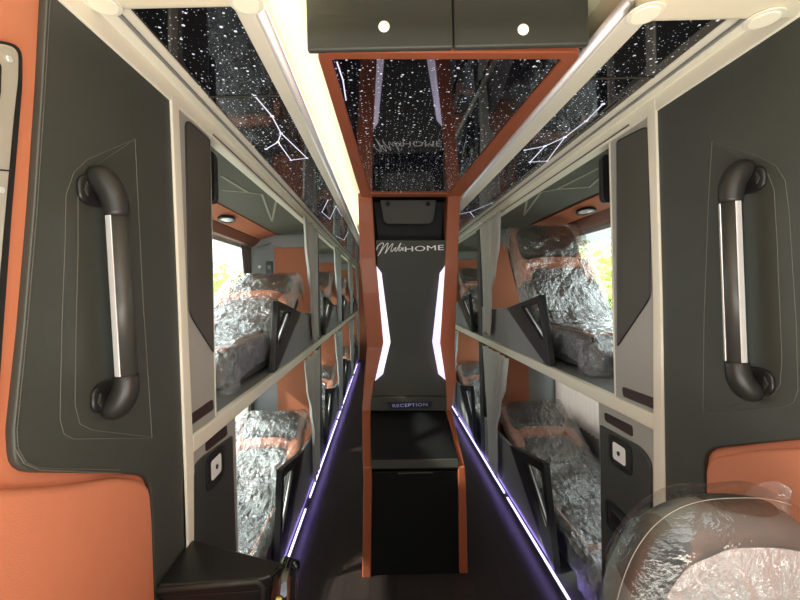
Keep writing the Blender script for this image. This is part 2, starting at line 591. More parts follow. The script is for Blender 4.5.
# ------------------------------------------------------------------ starry side panels above the aisle
def star_panel(side):
    x0, x1 = (-0.456, -0.258) if side == 'left' else (0.533, 0.705)
    t = thing('star_panel', ((x0+x1)/2, 4.3, ZT+0.004),
              'long gloss black star-printed panel along the %s edge of the aisle ceiling' % side, 'ceiling panel')
    MB().box(x0, x1, 0.70, YB, ZT+0.004, ZT+0.02).build('panel', STARS, t)
    jl = (1.07, 2.9, 4.5, 6.1) if side == 'left' else (1.02, 2.85, 4.45, 6.05)
    for y in jl:
        MB().box(x0, x1, y, y+0.006, ZT+0.002, ZT+0.006).build('joint_strip', CONSOLE_F, t)
    def line(pts, name='constellation'):
        P = [onZ(px, py, ZT+0.0035) for px, py in pts]
        m = MB()
        for path in ([P] if not isinstance(pts[0][0], tuple) else P):
            m.strokes(path, 0.0035, (0, 0, -1), 0.001)
        for p in P:
            m.disc(p, (0, 0, -1), 0.006, 0.0012, 10)
        m.build(name, CONST, t)
    if side == 'left':
        line([(255, 96), (272, 116), (281, 133), (307, 158), (291, 160), (278, 142), (281, 133)])
        line([(278, 142), (266, 149)])
        line([(328, 200), (322, 212), (330, 219), (336, 206), (342, 216)])
        line([(336, 236), (344, 240), (348, 232)])
    else:
        line([(525, 150), (545, 146), (565, 137), (586, 121), (603, 104)])
        line([(545, 146), (530, 162), (547, 161), (565, 137)])
        line([(459, 214), (470, 212), (492, 203)])
        line([(470, 212), (474, 217)])
    return t
star_panel('left'); star_panel('right')

# front ceiling pods with round lamps, at the very top of the view
for side, (xa, xb, zb, yb) in (('left', (-0.56, -0.205, 1.872, 0.722)), ('right', (0.455, 0.80, 1.838, 0.735))):
    t = thing('ceiling_pod', ((xa+xb)/2, 0.3, zb), 'cream ceiling pod with round lamps at the %s front corner' % side, 'ceiling panel')
    o = rounded([(xa, -0.3), (xb, -0.3), (xb, yb), (xa, yb)], [0, 0, 0.05, 0.05])
    MB().prism([(x, y, zb) for x, y in o], (0, 0, 0.11)).build('shell', CREAM, t, bevel=0.018, seg=4)
    for px, py in (((103, 2), (246, 1)) if side == 'left' else ((645, 12), (764, 17))):
        p = onZ(px, py, zb)
        L = MB().disc(p+Vector((0, 0, -0.001)), (0, 0, -1), 0.030, 0.004, 24).build('lamp_bezel', CREAM_R, t, bevel=0.002)
        MB().disc(p+Vector((0, 0, -0.005)), (0, 0, -1), 0.022, 0.002, 24).build('lamp_disc', LAMPW, L)
t = thing('ceiling_beam', (C0, 0.3, 1.885), 'cream ceiling beam across the aisle between the two lamp pods', 'ceiling panel')
MB().box(-0.215, 0.465, -0.3, 0.700, 1.885, 1.983).build('shell', CREAM, t, bevel=0.01)

# ------------------------------------------------------------------ overhead star console in the aisle ceiling
t = thing('overhead_console', (0.16, 1.5, 1.85), 'orange-framed mirror-black star panel hanging under the aisle ceiling', 'ceiling console')
YA, ZA, KA = 0.845, 1.862, 0.020
def onC(px, py, up_=0.0):
    """point on the slightly rising underside of the console"""
    a_, b_ = _uv(px, py)
    Y = (ZA+up_-KA*YA-H)/(b_/F-KA)
    return Vector((a_*Y/F, Y, H+b_*Y/F))
fo = [onC(316, 52.5), onC(584, 52.5), onC(460.5, 197), onC(361, 197)]
fi = [onC(331, 60), onC(563, 60), onC(449, 194), onC(371, 194)]
def loop_r(pts, r):
    # round corners of a near-planar 3-D loop
    out = []
    for i in range(len(pts)):
        p0, p1, p2 = pts[i-1], pts[i], pts[(i+1) % len(pts)]
        rr = r[i]
        q0, q2 = p1+(p0-p1).normalized()*rr, p1+(p2-p1).normalized()*rr
        for k in range(5):
            s_ = k/4
            out.append(q0*(1-s_)**2+p1*2*s_*(1-s_)+q2*s_*s_)
    return out
MB().ring(loop_r(fo, [0.03, 0.03, 0.004, 0.004]), loop_r(fi, [0.012, 0.012, 0.004, 0.004]), (0, 0, 0.03)).build('frame', ORANGE_L, t, bevel=0.004)
up = Vector((0, 0, 0.008))
MB().prism([p+up for p in fi], (0, 0, 0.01)).build('star_mirror', STARS_C, t)
con = MB()
con.strokes([onC(337, 62, 0.0075), onC(343, 80, 0.0075), onC(346, 100, 0.0075)], 0.003, (0, 0, -1), 0.001)
con.build('constellation', CONST, t)
zt = fo[0].z
MB().prism([fo[0]+Vector((0.004, 0, .03)), fo[1]+Vector((-.004, 0, .03)), fo[2]+Vector((-.004, 0, .03)), fo[3]+Vector((.004, 0, .03))], (0, 0, 0.085)).build('housing', LEATHER, t)
# front face: two leather flaps with round lamps
yf = 0.838
pl, pr, ps = onY(308, 50, yf), onY(587, 50, yf), onY(453, 52, yf)
for nm, a_, b_ in (('left', pl.x, ps.x-0.001), ('right', ps.x+0.001, pr.x)):
    MB().box(a_, b_, yf-0.012, yf+0.004, 1.8625, 1.984).build('flap', LEATHER, t, bevel=0.005, seg=3)
for px, py in ((384, 27), (523, 30)):
    p = onY(px, py, yf-0.012)
    b_ = MB().disc(p, (0, -1, 0), 0.0115, 0.003, 20).build('button_lamp', LAMPB, t, bevel=0.001)

# ------------------------------------------------------------------ reception column in the middle of the aisle
t = thing('reception_console', (0.13, 2.2, 0), 'black and orange reception column standing in the middle of the aisle', 'console')
def trim_strip(rows, back):
    """rows: (outer px, inner px, py, Y)"""
    m = MB()
    vs, fs = [], []
    for po, pi, py, Y in rows:
        A, B = onY(po, py, Y), onY(pi, py, Y)
        vs += [A, B, B+Vector((0, back, 0)), A+Vector((0, back, 0))]
    for i in range(len(rows)-1):
        for k in range(4):
            fs.append((i*4+k, i*4+(k+1) % 4, i*4+4+(k+1) % 4, i*4+4+k))
    n = len(rows)-1
    fs += [(0, 1, 2, 3), (n*4+3, n*4+2, n*4+1, n*4)]
    return m.add(vs, fs)
Y0, Y1, Y2, Y3, Y4, Y5 = 2.25, 2.29, 2.40, 2.30, 2.26, 1.91
rowsL = [(358, 372, 193, Y0), (360, 376, 262, Y1), (367, 383.5, 343, Y2), (364, 374, 382, Y3), (362, 370.5, 411, Y4), (363, 371.5, 467, Y5), (363.5, 372, 480, Y5-.005), (362, 371, 579, Y5)]
rowsR = [(460.5, 448, 193, Y0), (458, 445, 262, Y1), (455, 440, 343, Y2), (456.5, 446, 382, Y3), (451.5, 446, 411, Y4), (465, 458, 467, Y5), (466, 458.5, 480, Y5-.005), (468, 459.5, 574, Y5)]
for rows in (rowsL, rowsR):
    o = trim_strip(rows, 0.22).build('side_trim', ORANGE_L, t, bevel=0.006, seg=3)
# black faces between the trims (front, lid, shelf strip, tall face)
def face_strip(rows, back):
    return trim_strip(rows, back)
d = 0.02
face_strip([(376, 452, 240, Y1-.03+d), (377, 446, 262, Y1+d), (384.5, 439, 343, Y2+d), (374, 446.5, 384, Y3+d), (372, 446, 398, Y4+d)], 0.10).build('tall_face', CONSOLE_F, t, bevel=0.003)
face_strip([(371.5, 446.5, 397, Y4-0.012), (370.5, 447, 411, Y4-0.012)], 0.25).build('shelf_strip', CONSOLE_F, t, bevel=0.006)
MB().prism([onY(371.5, 460.5, Y5+.004), onY(458, 459, Y5+.004), onY(458.5, 467.5, Y5-.001), onY(371.5, 469, Y5-.001)], (0, 0.008, 0)).build('lid_edge', CONSOLE_F, t, bevel=0.002)
lid = face_strip([(370, 447, 412.5, Y4-0.005), (371, 458.5, 460, Y5+0.012), (371.5, 458.5, 470, Y5+0.002)], 0.10).build('lid', CONSOLE, t, bevel=0.006)
MB().tube([onY(398, 473.5, Y5+.008), onY(433, 472.5, Y5+.008)], 0.004, 8).build('lid_pull', CONSOLE_F, lid, smooth=True)
base = MB()
pa, pb, pc, pd = onY(371, 472, Y5+.012), onY(459, 471, Y5+.012), onY(460, 576, Y5+.012), onY(370.5, 578, Y5+.012)
pc.z = pd.z = 0.0
base.prism([pa, pb, pc, pd], (0, 0.33, 0)).build('base_cabinet', CONSOLE, t, bevel=0.004)
# niche at the top of the column
n0 = [onY(371, 195, Y0+.012), onY(450, 195, Y0+.012), onY(447, 240, Y1-.01), onY(376, 240, Y1-.01)]
nm = MB()
dp = Vector((0, 0.14, 0))
A, B, Cc, D = n0
ins = [A+dp+Vector((.012, 0, -.01)), B+dp+Vector((-.012, 0, -.01)), Cc+dp+Vector((-.012, 0, .02)), D+dp+Vector((.012, 0, .02))]
nm.add(n0+ins, [(0, 1, 5, 4), (1, 2, 6, 5), (2, 3, 7, 6), (3, 0, 4, 7), (4, 5, 6, 7)])
sh = [p+Vector((0, 0.16, 0)) for p in n0]
niche = nm.build('niche', CONSOLE, t)
pp = rounded([(380, 200), (436, 200), (433, 224), (384, 224)], [1, 1, 6, 6])
pm = MB().prism([onY(px, py, Y0+.07+ (224-py)*-.0012) for px, py in pp], (0, 0.02, 0)).build('niche_plate', CONSOLE_F, niche, bevel=0.003)
for px in (388, 428):
    MB().disc(onY(px, 204, Y0+.038), (0, -1, 0), 0.013, 0.006, 16).build('button', CONSOLE, pm, bevel=0.002)
# light strips beside the face
MB().prism([onY(*p, 2.0) for p in ()] or [onY(376.5, 266, Y1), onY(381.5, 273, Y1+.006), onY(390.5, 342, Y2+.004), onY(383, 374, Y3+.01), onY(375, 381, Y3), onY(383.5, 343, Y2-.002)], (0, 0.012, 0)).build('light_strip', LED, t)
MB().prism([onY(445, 266, Y1), onY(440, 273, Y1+.006), onY(432.5, 342, Y2+.004), onY(438.5, 374, Y3+.01), onY(445.5, 380, Y3), onY(440, 343, Y2-.002)], (0, 0.012, 0)).build('light_strip', LED, t)
# sign plate and writing
ypl = Y4-0.016
splate = MB().prism([onY(px, py, ypl) for px, py in ((387, 402.5), (433, 401.5), (430.5, 408), (390, 408.8))], (0, 0.004, 0)).build('sign_plate', SIGNP, t)
def text_mesh(body, size, loc, name, material, parent, xs=1.0, extrude=0.001, rot=(PI/2, 0, 0), spacing=1.0):
    c = bpy.data.curves.new(name, 'FONT')
    c.body = body; c.size = size; c.extrude = extrude
    c.align_x = 'CENTER'; c.align_y = 'CENTER'; c.space_character = spacing
    o = bpy.data.objects.new(name, c)
    COL.objects.link(o)
    dg = bpy.context.evaluated_depsgraph_get()
    me = bpy.data.meshes.new_from_object(o.evaluated_get(dg))
    bpy.data.objects.remove(o)
    me.materials.clear(); me.materials.append(material)
    R = Matrix.Translation(Vector(loc)-Vector(parent['_w'])) @ Matrix.Rotation(rot[1], 4, 'Y') @ Matrix.Rotation(rot[0], 4, 'X') @ Matrix.Diagonal((xs, 1, 1, 1))
    me.transform(R)
    ob = bpy.data.objects.new(name, me)
    COL.objects.link(ob)
    ob.parent = parent
    ob['_w'] = parent['_w']
    return ob
text_mesh('RECEPTION', 0.024, onY(410, 405.3, ypl-0.002), 'sign_writing', SIGN, splate, xs=1.5, rot=(PI/2, -0.02, 0), spacing=1.08)
yt = Y1-0.004
text_mesh('HOME', 0.041, onY(424, 248.6, yt-0.01), 'logo_writing', WHITE, t, xs=1.95, rot=(PI/2, -ROLL, 0), spacing=1.02)
def script(strokes_px, m):
    for st in strokes_px:
        # smooth each stroke (Catmull-Rom)
        P = [Vector((x, y)) for x, y in st]
        out = []
        for i in range(len(P)-1):
            p0, p1, p2, p3 = P[max(i-1, 0)], P[i], P[i+1], P[min(i+2, len(P)-1)]
            for k in range(6):
                q = k/6
                out.append(0.5*((2*p1)+(p2-p0)*q+(2*p0-5*p1+4*p2-p3)*q*q+(3*p1-p0-3*p2+p3)*q**3))
        out.append(P[-1])
        m.tube([onY(p.x, p.y, yt-0.008) for p in out], 0.0022, 6)
    return m
script([[(376.5, 250), (378, 246), (382, 243), (383.5, 244.5), (380, 252), (378, 256)], [(379.5, 254), (384, 247), (388, 243), (387, 248), (385, 253.5)],
        [(385.5, 253), (390, 246.5), (393, 243.5), (391, 250), (392, 251.5), (394, 249), (396, 247.5), (394.8, 250.5), (396.5, 251), (398, 248)],
        [(396.5, 251), (399.5, 245), (401, 243), (399, 248.5), (399.5, 251), (401.5, 249), (400.8, 247.3)], [(401.5, 249.5), (403.2, 247.5), (402.7, 250.5), (404.2, 250)], [(403.7, 245.2), (404, 244.8)]],
       MB()).build('logo_script', WHITE, t, smooth=True)
# back of the column
MB().box(-0.06, 0.36, 2.45, 2.52, 0, 1.86).build('back_panel', CONSOLE, t)

# ------------------------------------------------------------------ front wall panels beside the camera
def wall_pts(pts, X):
    return [onX(px, py, X) for px, py in pts]
# left
t = thing('wall_panel', (XL, 0.5, 0), 'dark leather and orange trim panel on the left wall before the first bunks', 'wall panel')
MB().box(XL-0.05, XL-0.012, -0.3, 0.98, 0, 1.83).build('orange_backing', ORANGE, t)
dl = rounded([(47, -15), (42, 90), (34, 210), (24, 330), (13.5, 430), (16, 472), (125, 473.5), (150, 476), (153, 520), (157, 640), (193, 640), (190, 520), (181, 300), (171, 92), (52, -15)],
             [0, 0, 0, 0, 8, 22, 8, 14, 0, 0, 0, 0, 0, 0, 0])
MB().prism(wall_pts(dl, XL), (-0.014, 0, 0)).build('leather_panel', LEATHER, t, bevel=0.004, seg=3)
pad = rounded([(-250, 510), (-60, 492), (60, 486), (120, 477), (151, 481), (154, 520), (158, 640), (-250, 900)], [0, 0, 0, 0, 14, 0, 0, 0])
MB().prism(wall_pts(pad, XL+0.004), (-0.03, 0, 0)).build('lower_pad', ORANGE, t, bevel=0.012, seg=4)
st = MB()
st.dashes(wall_pts([(50, 0), (45, 90), (37, 210), (27, 330), (17, 430), (18, 448), (26, 462), (40, 468), (120, 470)], XL+0.0005), 0.005, 0.0008)
st.dashes(wall_pts([(135, 139), (88, 159), (74, 172), (66, 195), (65, 245), (62, 320), (60, 420), (64, 434), (74, 439), (152, 438)], XL+0.0005), 0.005, 0.0008)
st.dashes(wall_pts([(135, 139), (95, 166), (82, 180), (78, 196), (78, 250), (76, 330), (75, 405), (80, 424), (92, 430), (152, 437)], XL+0.0005), 0.005, 0.0008)
st.tube(wall_pts([(135, 139), (138, 200), (143, 300), (152, 437)], XL), 0.0012, 5)
st.tube(wall_pts([(47, 0), (42, 90), (34, 210), (24, 330), (14, 430), (15, 448), (24, 463), (40, 470), (120, 473)], XL), 0.0013, 6)
st.build('stitching', STITCH, t)
# right
t = thing('wall_panel', (XR, 0.6, 0), 'dark leather and orange trim panel on the right wall before the first bunks', 'wall panel')
MB().box(XR+0.012, XR+0.05, -0.3, 1.08, 0, 1.83).build('orange_backing', ORANGE, t)
dr = rounded([(655, 95), (660, 300), (664, 520), (668, 700), (704, 700), (704, 515), (703, 449), (770, 442), (830, 437), (900, 430), (1040, 60), (1040, -160), (800, 3)],
             [0, 0, 0, 0, 0, 0, 16, 6, 0, 0, 0, 0, 0])
MB().prism(wall_pts(dr, XR), (0.014, 0, 0)).build('leather_panel', LEATHER, t, bevel=0.004, seg=3)
padr = rounded([(704, 458), (760, 449), (830, 446), (900, 440), (1000, 640), (705, 640)], [14, 0, 0, 0, 0, 0])
MB().prism(wall_pts(padr, XR-0.004), (0.03, 0, 0)).build('lower_pad', ORANGE, t, bevel=0.012, seg=4)
st = MB()
st.dashes(wall_pts([(712, 141), (760, 157), (776, 166), (785, 180), (789, 210), (796, 320), (798, 390), (794, 402), (784, 407), (703, 413)], XR-0.0005), 0.005, 0.0008)
st.dashes(wall_pts([(712, 141), (752, 164), (768, 174), (774, 190), (777, 240), (782, 360), (780, 385), (772, 396), (703, 413)], XR-0.0005), 0.005, 0.0008)
st.tube(wall_pts([(712, 141), (708, 210), (704, 320), (703, 413)], XR), 0.0012, 5)
st.build('stitching', STITCH, t)

# grab handles
def grab_handle(side, X, sg, Y, z0, z1, label):
    # sg points into the aisle
    t = thing('grab_rail', (X, Y, z0), label, 'handle')
    so = 0.038
    r = 0.0185
    Xb = X+sg*so
    zc0, zc1 = z0+0.060, z1-0.066
    def bend(z, dz):
        pts = []
        for k in range(9):
            q = k/8*PI/2
            pts.append((X+sg*(so*math.sin(q)+0.003), Y, z+dz*math.cos(q)))
        return pts
    top = bend(zc1, 0.062)+[(Xb+sg*.003, Y, zc1-0.008)]
    bot = bend(zc0, -0.055)+[(Xb+sg*.003, Y, zc0+0.008)]
    MB().tube(top, [0.017, .021, .023, .0232, .023, .0226, .0222, .0212, .0204, .0198], 16).build('end_cap', BLACKC, t, smooth=True)
    MB().tube(bot, [0.017, .021, .023, .0232, .023, .0226, .0222, .0212, .0204, .0198], 16).build('end_cap', BLACKC, t, smooth=True)
    MB().tube([(Xb+sg*.003, Y, zc0+0.006), (Xb+sg*.003, Y, zc1-0.006)], r, 20).build('bar', BLACKH, t, smooth=True)
    # polished strips set into the bar, on the side facing the camera and the far side
    for nm_, ang in (('near', -0.5), ('far', 0.55)):
        if side == 'left' and nm_ == 'far':
            continue
        a0 = ang
        p = Vector((Xb+sg*.003, Y, 0))
        dirv = Vector((0, 0, 0))
        # direction to the camera in plan
        v = (Vector((0, 0, 0))-Vector((p.x, p.y, 0))).normalized()
        tv = Vector((-v.y, v.x, 0))
        if side == 'left':
            dirv, w = (v*0.72 + tv*-0.69), 0.0055
        elif nm_ == 'near':
            dirv, w = (v*0.78 + tv*0.62), 0.0055
        else:
            dirv, w = (v*0.30+tv*-0.95), 0.004
        dirv.normalize()
        c = p + dirv*(r-0.0015)
        q = Vector((-dirv.y, dirv.x, 0))*w
        za, zb = Vector((0, 0, zc0+0.008)), Vector((0, 0, zc1-0.008))
        MB().prism([c-q+za, c+q+za, c+q+zb, c-q+zb], dirv*0.0025).build('chrome_strip', CHROME, t, bevel=0.0008)
    for zc, s_ in ((zc1+0.035, 1), (zc0-0.03, -1)):
        MB().cushion((X+sg*0.004, Y-0.002, zc), (0.014, 0.074, 0.052), e=0.7).build('wall_mount', BLACKP, t, smooth=True)
        MB().prism([(X+sg*0.0105, Y-0.027, zc+0.012), (X+sg*0.0105, Y-0.027, zc-0.012), (X+sg*0.0105, Y-0.034, zc-0.002)], (sg*0.003, 0, 0)).build('mount_facet', BLACKH, t)
    t.rotation_euler = (math.radians(3.2 if side == 'left' else -1.0), 0, 0)
    return t
grab_handle('left', XL, 1, 0.722, 1.155, 1.578, 'black grab handle with one chrome strip on the left leather wall panel')
grab_handle('right', XR, -1, 0.81, 1.135, 1.60, 'black grab handle with chrome strips on the right leather wall panel')

# steel frame at the left edge of the view
t = thing('steel_frame', (XL, 0.5, 1.3), 'pale steel framed plate screwed to the orange wall at the left edge', 'wall fitting')
fo_ = rounded([(-160, 10), (22.5, 45), (22.5, 85), (12, 212), (3, 335), (-8, 500), (-160, 560)], [0, 14, 6, 0, 0, 0, 0])
gas = [onX(px, py, XL-0.004) for px, py in fo_]
MB().prism(gas, (-0.012, 0, 0)).build('gasket', BLACKM, t)
fp = rounded([(-160, 14), (19.5, 47), (19, 80), (15, 115), (6, 215), (-3, 320), (-14, 490), (-160, 550)], [0, 12, 6, 0, 0, 0, 0, 0])
pl_ = MB().prism([onX(px, py, XL+0.003) for px, py in fp], (-0.008, 0, 0)).build('steel_plate', STEEL, t, bevel=0.002)
fh = rounded([(-160, 40), (1.8, 63), (1, 92), (-9, 155), (-160, 190)], [0, 5, 0, 0, 0])
MB().prism([onX(px, py, XL+0.0045) for px, py in fh], (-0.003, 0, 0)).build('dark_opening', BLACKM, pl_)
MB().strokes([onX(-20, 168, XL+0.0032), onX(11, 171, XL+0.0032)], 0.002, (1, 0, 0), 0.0006).build('plate_joint', BLACKM, pl_)
for px, py in ((9, 59), (1, 190)):
    MB().disc(onX(px, py, XL+0.003), (1, 0, 0), 0.0045, 0.002, 14).build('screw', CHROME, pl_, bevel=0.0008)

# black cabinet and post at the lower left
t = thing('low_cabinet', (-0.36, 0.95, 0), 'black cabinet with a flat top below the left wall panel', 'cabinet')
top = [onZ(190, 539, 0.74), onZ(297, 566, 0.74), onZ(262, 578, 0.74), onZ(156, 585, 0.74)]
top[0].x = top[3].x = XL+0.003
ctop = MB().prism(top, (0, 0, -0.03)).build('top', BLACKP, t, bevel=0.006, seg=3)
low = [Vector((p.x, p.y, 0)) for p in top]
cen = sum(low, Vector())/4
low = [p.lerp(cen, 0.04) for p in low]
for p in (low[0], low[3]):
    p.x = XL+0.006
MB().prism(low, (0, 0, 0.715)).build('body', BLACKP, t, bevel=0.006)
f0, f1 = top[3], top[2]
MB().tube([f0+Vector((0.004, -0.004, -0.008)), f1+Vector((-0.01, -0.004, -0.004)), f1+Vector((0.0, 0.004, -0.02)), f1+Vector((0.0, 0.006, -0.12))], 0.006, 8).build('front_lip', CONSOLE_F, t, smooth=True)
t = thing('grab_post', (-0.215, 0.865, 0), 'short black rounded post with a yellow strip beside the low black cabinet', 'post')
q = [onY(290, 640, 0.82), onY(283, 600, 0.84), onY(284, 578, 0.86), onY(290, 566, 0.875), onY(297, 566, 0.885)]
pb_ = [Vector((q[0].x-0.012, q[0].y-0.01, 0.0))] + q
MB().tube(pb_, [0.030, 0.030, 0.03, 0.03, 0.024, 0.012], 14).build('post', BLACKG, t, smooth=True)
MB().tube([onY(279, 598, 0.806), onY(277, 612, 0.80), onY(274, 640, 0.79)], 0.006, 8).build('yellow_strip', YELLOW, t, smooth=True)

# ------------------------------------------------------------------ first pillars of the bunk rows
def pillar(side, X, sg):
    # sg: outward direction
    if side == 'left':
        w_out = [(171.5, 93), (180, 300), (188, 520), (190, 600), (199, 600), (197, 520), (187.5, 300), (179, 98)]
        ins_ = rounded([(185.5, 118), (213, 143), (213.5, 352), (189.5, 314)], [9, 3, 1, 8])
        s1, s2 = [(188.5, 416), (213, 399), (214, 409), (189, 427)], [(206, 442), (227, 424.5), (227.5, 435), (206, 452)]
        door = rounded([(194.5, 600), (194, 470), (202, 458), (233, 436), (238, 600)], [0, 8, 6, 0, 0])
        hnd = [(216, 467)]
        y0, y1, y2 = 0.985, 1.19, 1.345
        lab = 'grey pillar with dark inset at the front of the left bunks'
    else:
        w_out = [(655, 98), (660.5, 300), (664, 520), (666, 640), (655, 640), (653, 520), (652.5, 300), (646, 103)]
        ins_ = rounded([(617, 141), (649, 125), (650.5, 297), (617.5, 346)], [3, 9, 8, 1])
        s1, s2 = [(622, 386.5), (654, 398), (654.5, 409.5), (623, 396.5)], [(604, 412), (632, 426), (632.5, 437), (605, 421)]
        door = rounded([(599.5, 425), (640, 447), (650, 462), (652, 660), (602, 660)], [0, 8, 10, 0, 0])
        hnd = [(619.5, 454), (616.5, 521), (613, 584)]
        y0, y1, y2 = 1.085, 1.315, 1.42
        lab = 'grey pillar with dark inset at the front of the right bunks'
    t = thing('bunk_pillar', (X, (y0+y1)/2, 0), lab, 'pillar')
    xa, xb = min(X, X+sg*0.045), max(X, X+sg*0.045)
    MB().box(xa, xb, y0, y1, UP, ZO).build('upper_panel', GREYP, t, bevel=0.003)
    MB().box(xa, xb, y0, y2, 0.0, 0.953).build('lower_panel', GREYP, t, bevel=0.003)
    MB().box(min(X-sg*.001, X+sg*0.045), max(X-sg*.001, X+sg*0.045), y1-0.006, y1+0.004, UP, ZO).build('edge_bead', CREAM_R, t, bevel=0.002)
    wp = wall_pts(w_out, X-sg*0.006)
    for p in wp:
        p.z = max(0.0, p.z)
    MB().prism(wp, (sg*0.03, 0, 0)).build('edge_trim', CREAM_R, t, bevel=0.004, seg=3)
    io = wall_pts(ins_, X-sg*0.003)
    for p in io:
        p.y = min(p.y, y1-0.008)
    MB().prism(io, (sg*0.006, 0, 0)).build('dark_inset', INSET, t, bevel=0.002)
    # bead around the inset
    MB().tube(io, 0.0018, 6, closed=True).build('inset_bead', BLACKP, t)
    for s_ in (s1, s2):
        so_ = MB().prism(wall_pts(rounded(s_, 2.5), X-sg*0.002), (sg*0.004, 0, 0)).build('label_slot', SLOT, t)
    dpz = wall_pts(door, X-sg*0.007)
    for p in dpz:
        p.z = max(0.03, p.z); p.y = min(p.y, y2-0.002)
    d_ = MB().prism(dpz, (sg*0.012, 0, 0)).build('cabinet_door', DOORM, t, bevel=0.003)
    for i, (px, py) in enumerate(hnd):
        c = onX(px, py, X-sg*0.0085)
        hh, ww = 0.05, 0.065
        o = rounded([(-ww, -hh), (ww, -hh), (ww, hh), (-ww, hh)], 0.03)
        inn = rounded([(-ww+.012, -hh+.012), (ww-.012, -hh+.012), (ww-.012, hh-.012), (-ww+.012, hh-.012)], 0.022)
        h_ = MB().ring([(c.x, c.y+a_, c.z+b_) for a_, b_ in o], [(c.x, c.y+a_, c.z+b_) for a_, b_ in inn], (sg*0.005, 0, 0)).build('pull_recess', BLACKP, d_)
        MB().prism([(c.x+sg*.001, c.y+a_, c.z+b_) for a_, b_ in inn], (sg*0.001, 0, 0)).build('recess_floor', BLACKM, d_)
        if i == 0:
            o2 = rounded([(-.034, -.028), (.034, -.028), (.034, .028), (-.034, .028)], 0.01)
            MB().prism([(c.x-sg*0.001, c.y+a_+.003, c.z+b_) for a_, b_ in o2], (sg*0.002, 0, 0)).build('latch', WHITE, d_, bevel=0.001)
            MB().disc((c.x-sg*0.0012, c.y+.003, c.z), (-sg, 0, 0), 0.007, 0.002, 14).build('latch_button', BLACKP, d_)
        else:
            MB().cushion((c.x-sg*0.0005, c.y, c.z), (0.004, 0.07, 0.05), e=0.6, nu=16, nv=8).build('latch', BLACKP, d_, smooth=True)
    # front bulkhead of the first cabins, behind the pillar
    m = MB()
    O = OL if side == 'left' else OR
    m.box(min(X+sg*.045, O), max(X+sg*.045, O), y1-0.05, y1-0.02, UP, ZO-.01)
    m.box(min(X+sg*.045, O), max(X+sg*.045, O), y1-0.05, y1-0.02, LOW, 0.953)
    m.build('bulkhead', GREYD, t)
    # folded screen on the cabin side of the bulkhead
    ms = thing('folding_screen', (X+sg*0.17, y1+0.1, 1.65), 'black folding screen at the top of the nearest upper %s cabin' % side, 'screen')
    yy = y1+0.085
    o = rounded([(X+sg*0.02, 1.655), (X+sg*0.30, 1.655), (X+sg*0.30, 1.845-.02), (X+sg*0.02, 1.845-.02)], 0.025)
    MB().prism([(x, yy, z) for x, z in o], (0, 0.024, 0)).build('housing', BLACKP, ms, bevel=0.004)
    o = rounded([(X+sg*0.035, 1.67), (X+sg*0.285, 1.67), (X+sg*0.285, 1.81), (X+sg*0.035, 1.81)], 0.015)
    MB().prism([(x, yy+0.0245, z) for x, z in o], (0, 0.001, 0)).build('display', BLACKG, ms)
    MB().box(min(X+sg*.10, X+sg*.16), max(X+sg*.10, X+sg*.16), y1-0.022, yy+.002, 1.74, 1.78).build('bracket', BLACKP, ms)
pillar('left', XL, -1)
pillar('right', XR, 1)

# ------------------------------------------------------------------ window ducts with reading lamps
ORD = ['nearest', 'second', 'third', 'fourth']
for side, X, O, sg in SIDES:
    kd = (abs(O-X)-0.004)/0.594
    a = lambda d: ax(side, d*kd)
    t = thing('window_duct', (a(0.5), 4.5, 1.735), 'orange padded duct running over the upper windows on the %s side' % side, 'duct')
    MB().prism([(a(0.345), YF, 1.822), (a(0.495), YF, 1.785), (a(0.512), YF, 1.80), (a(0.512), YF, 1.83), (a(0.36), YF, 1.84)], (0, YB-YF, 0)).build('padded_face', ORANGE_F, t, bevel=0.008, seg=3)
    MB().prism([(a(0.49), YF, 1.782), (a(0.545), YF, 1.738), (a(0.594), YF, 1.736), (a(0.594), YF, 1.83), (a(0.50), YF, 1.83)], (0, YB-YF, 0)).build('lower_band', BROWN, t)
    for i, yp in enumerate(YP[:3]):
        y = 2.28 if i == 0 else yp-0.85
        c = Vector((a(0.42), y, 1.795))
        nr = Vector((sg*-0.24, 0, -0.97)).normalized()
        rl = thing('reading_lamp', c, 'oval silver reading lamp on the %s window duct, %s from the front' % (side, ORD[i]), 'lamp', 'reading lamps on the window ducts')
        tang = Vector((0, 1, 0))
        lat = nr.cross(tang)
        ring = lambda r1, r2, off: [c+nr*off+tang*r1*math.cos(2*PI*k/24)+lat*r2*math.sin(2*PI*k/24) for k in range(24)]
        MB().ring(ring(0.085, 0.04, -0.006), ring(0.06, 0.027, -0.006), nr*0.014).build('bezel', BLACKP, rl, bevel=0.002)
        MB().prism(ring(0.06, 0.027, 0.0), nr*0.005).build('lens', LENS, rl)
    # raised decorative ribs on the headliner
    a = lambda d: ax(side, d)
    def liner(px, py):
        p = onZ(px, py, 1.84)
        for _ in range(3):
            d = abs(p.x-X)
            z = ZO+0.02+(1.825-ZO-0.02)*(d-0.012)/0.348
            p = onZ(px, py, z-0.0005)
        return p
    t = thing('headliner_ribs', (a(0.2), 2.2, 1.82), 'thin zigzag ribs on the dark %s cabin headliner' % side, 'trim')
    ribs = ([(222, 176), (248, 192), (262, 194), (272, 221), (277, 197)], [(223, 190), (248, 192)]) if side == 'left' else \
           ([(603, 165.5), (557, 189), (541, 192), (524, 215), (527, 200)], [(557, 189), (589, 187), (602, 176)])
    for r_ in ribs:
        MB().strokes([liner(*p) for p in r_], 0.011, (0, 0, -1), 0.003).build('rib', LINER_G, t)


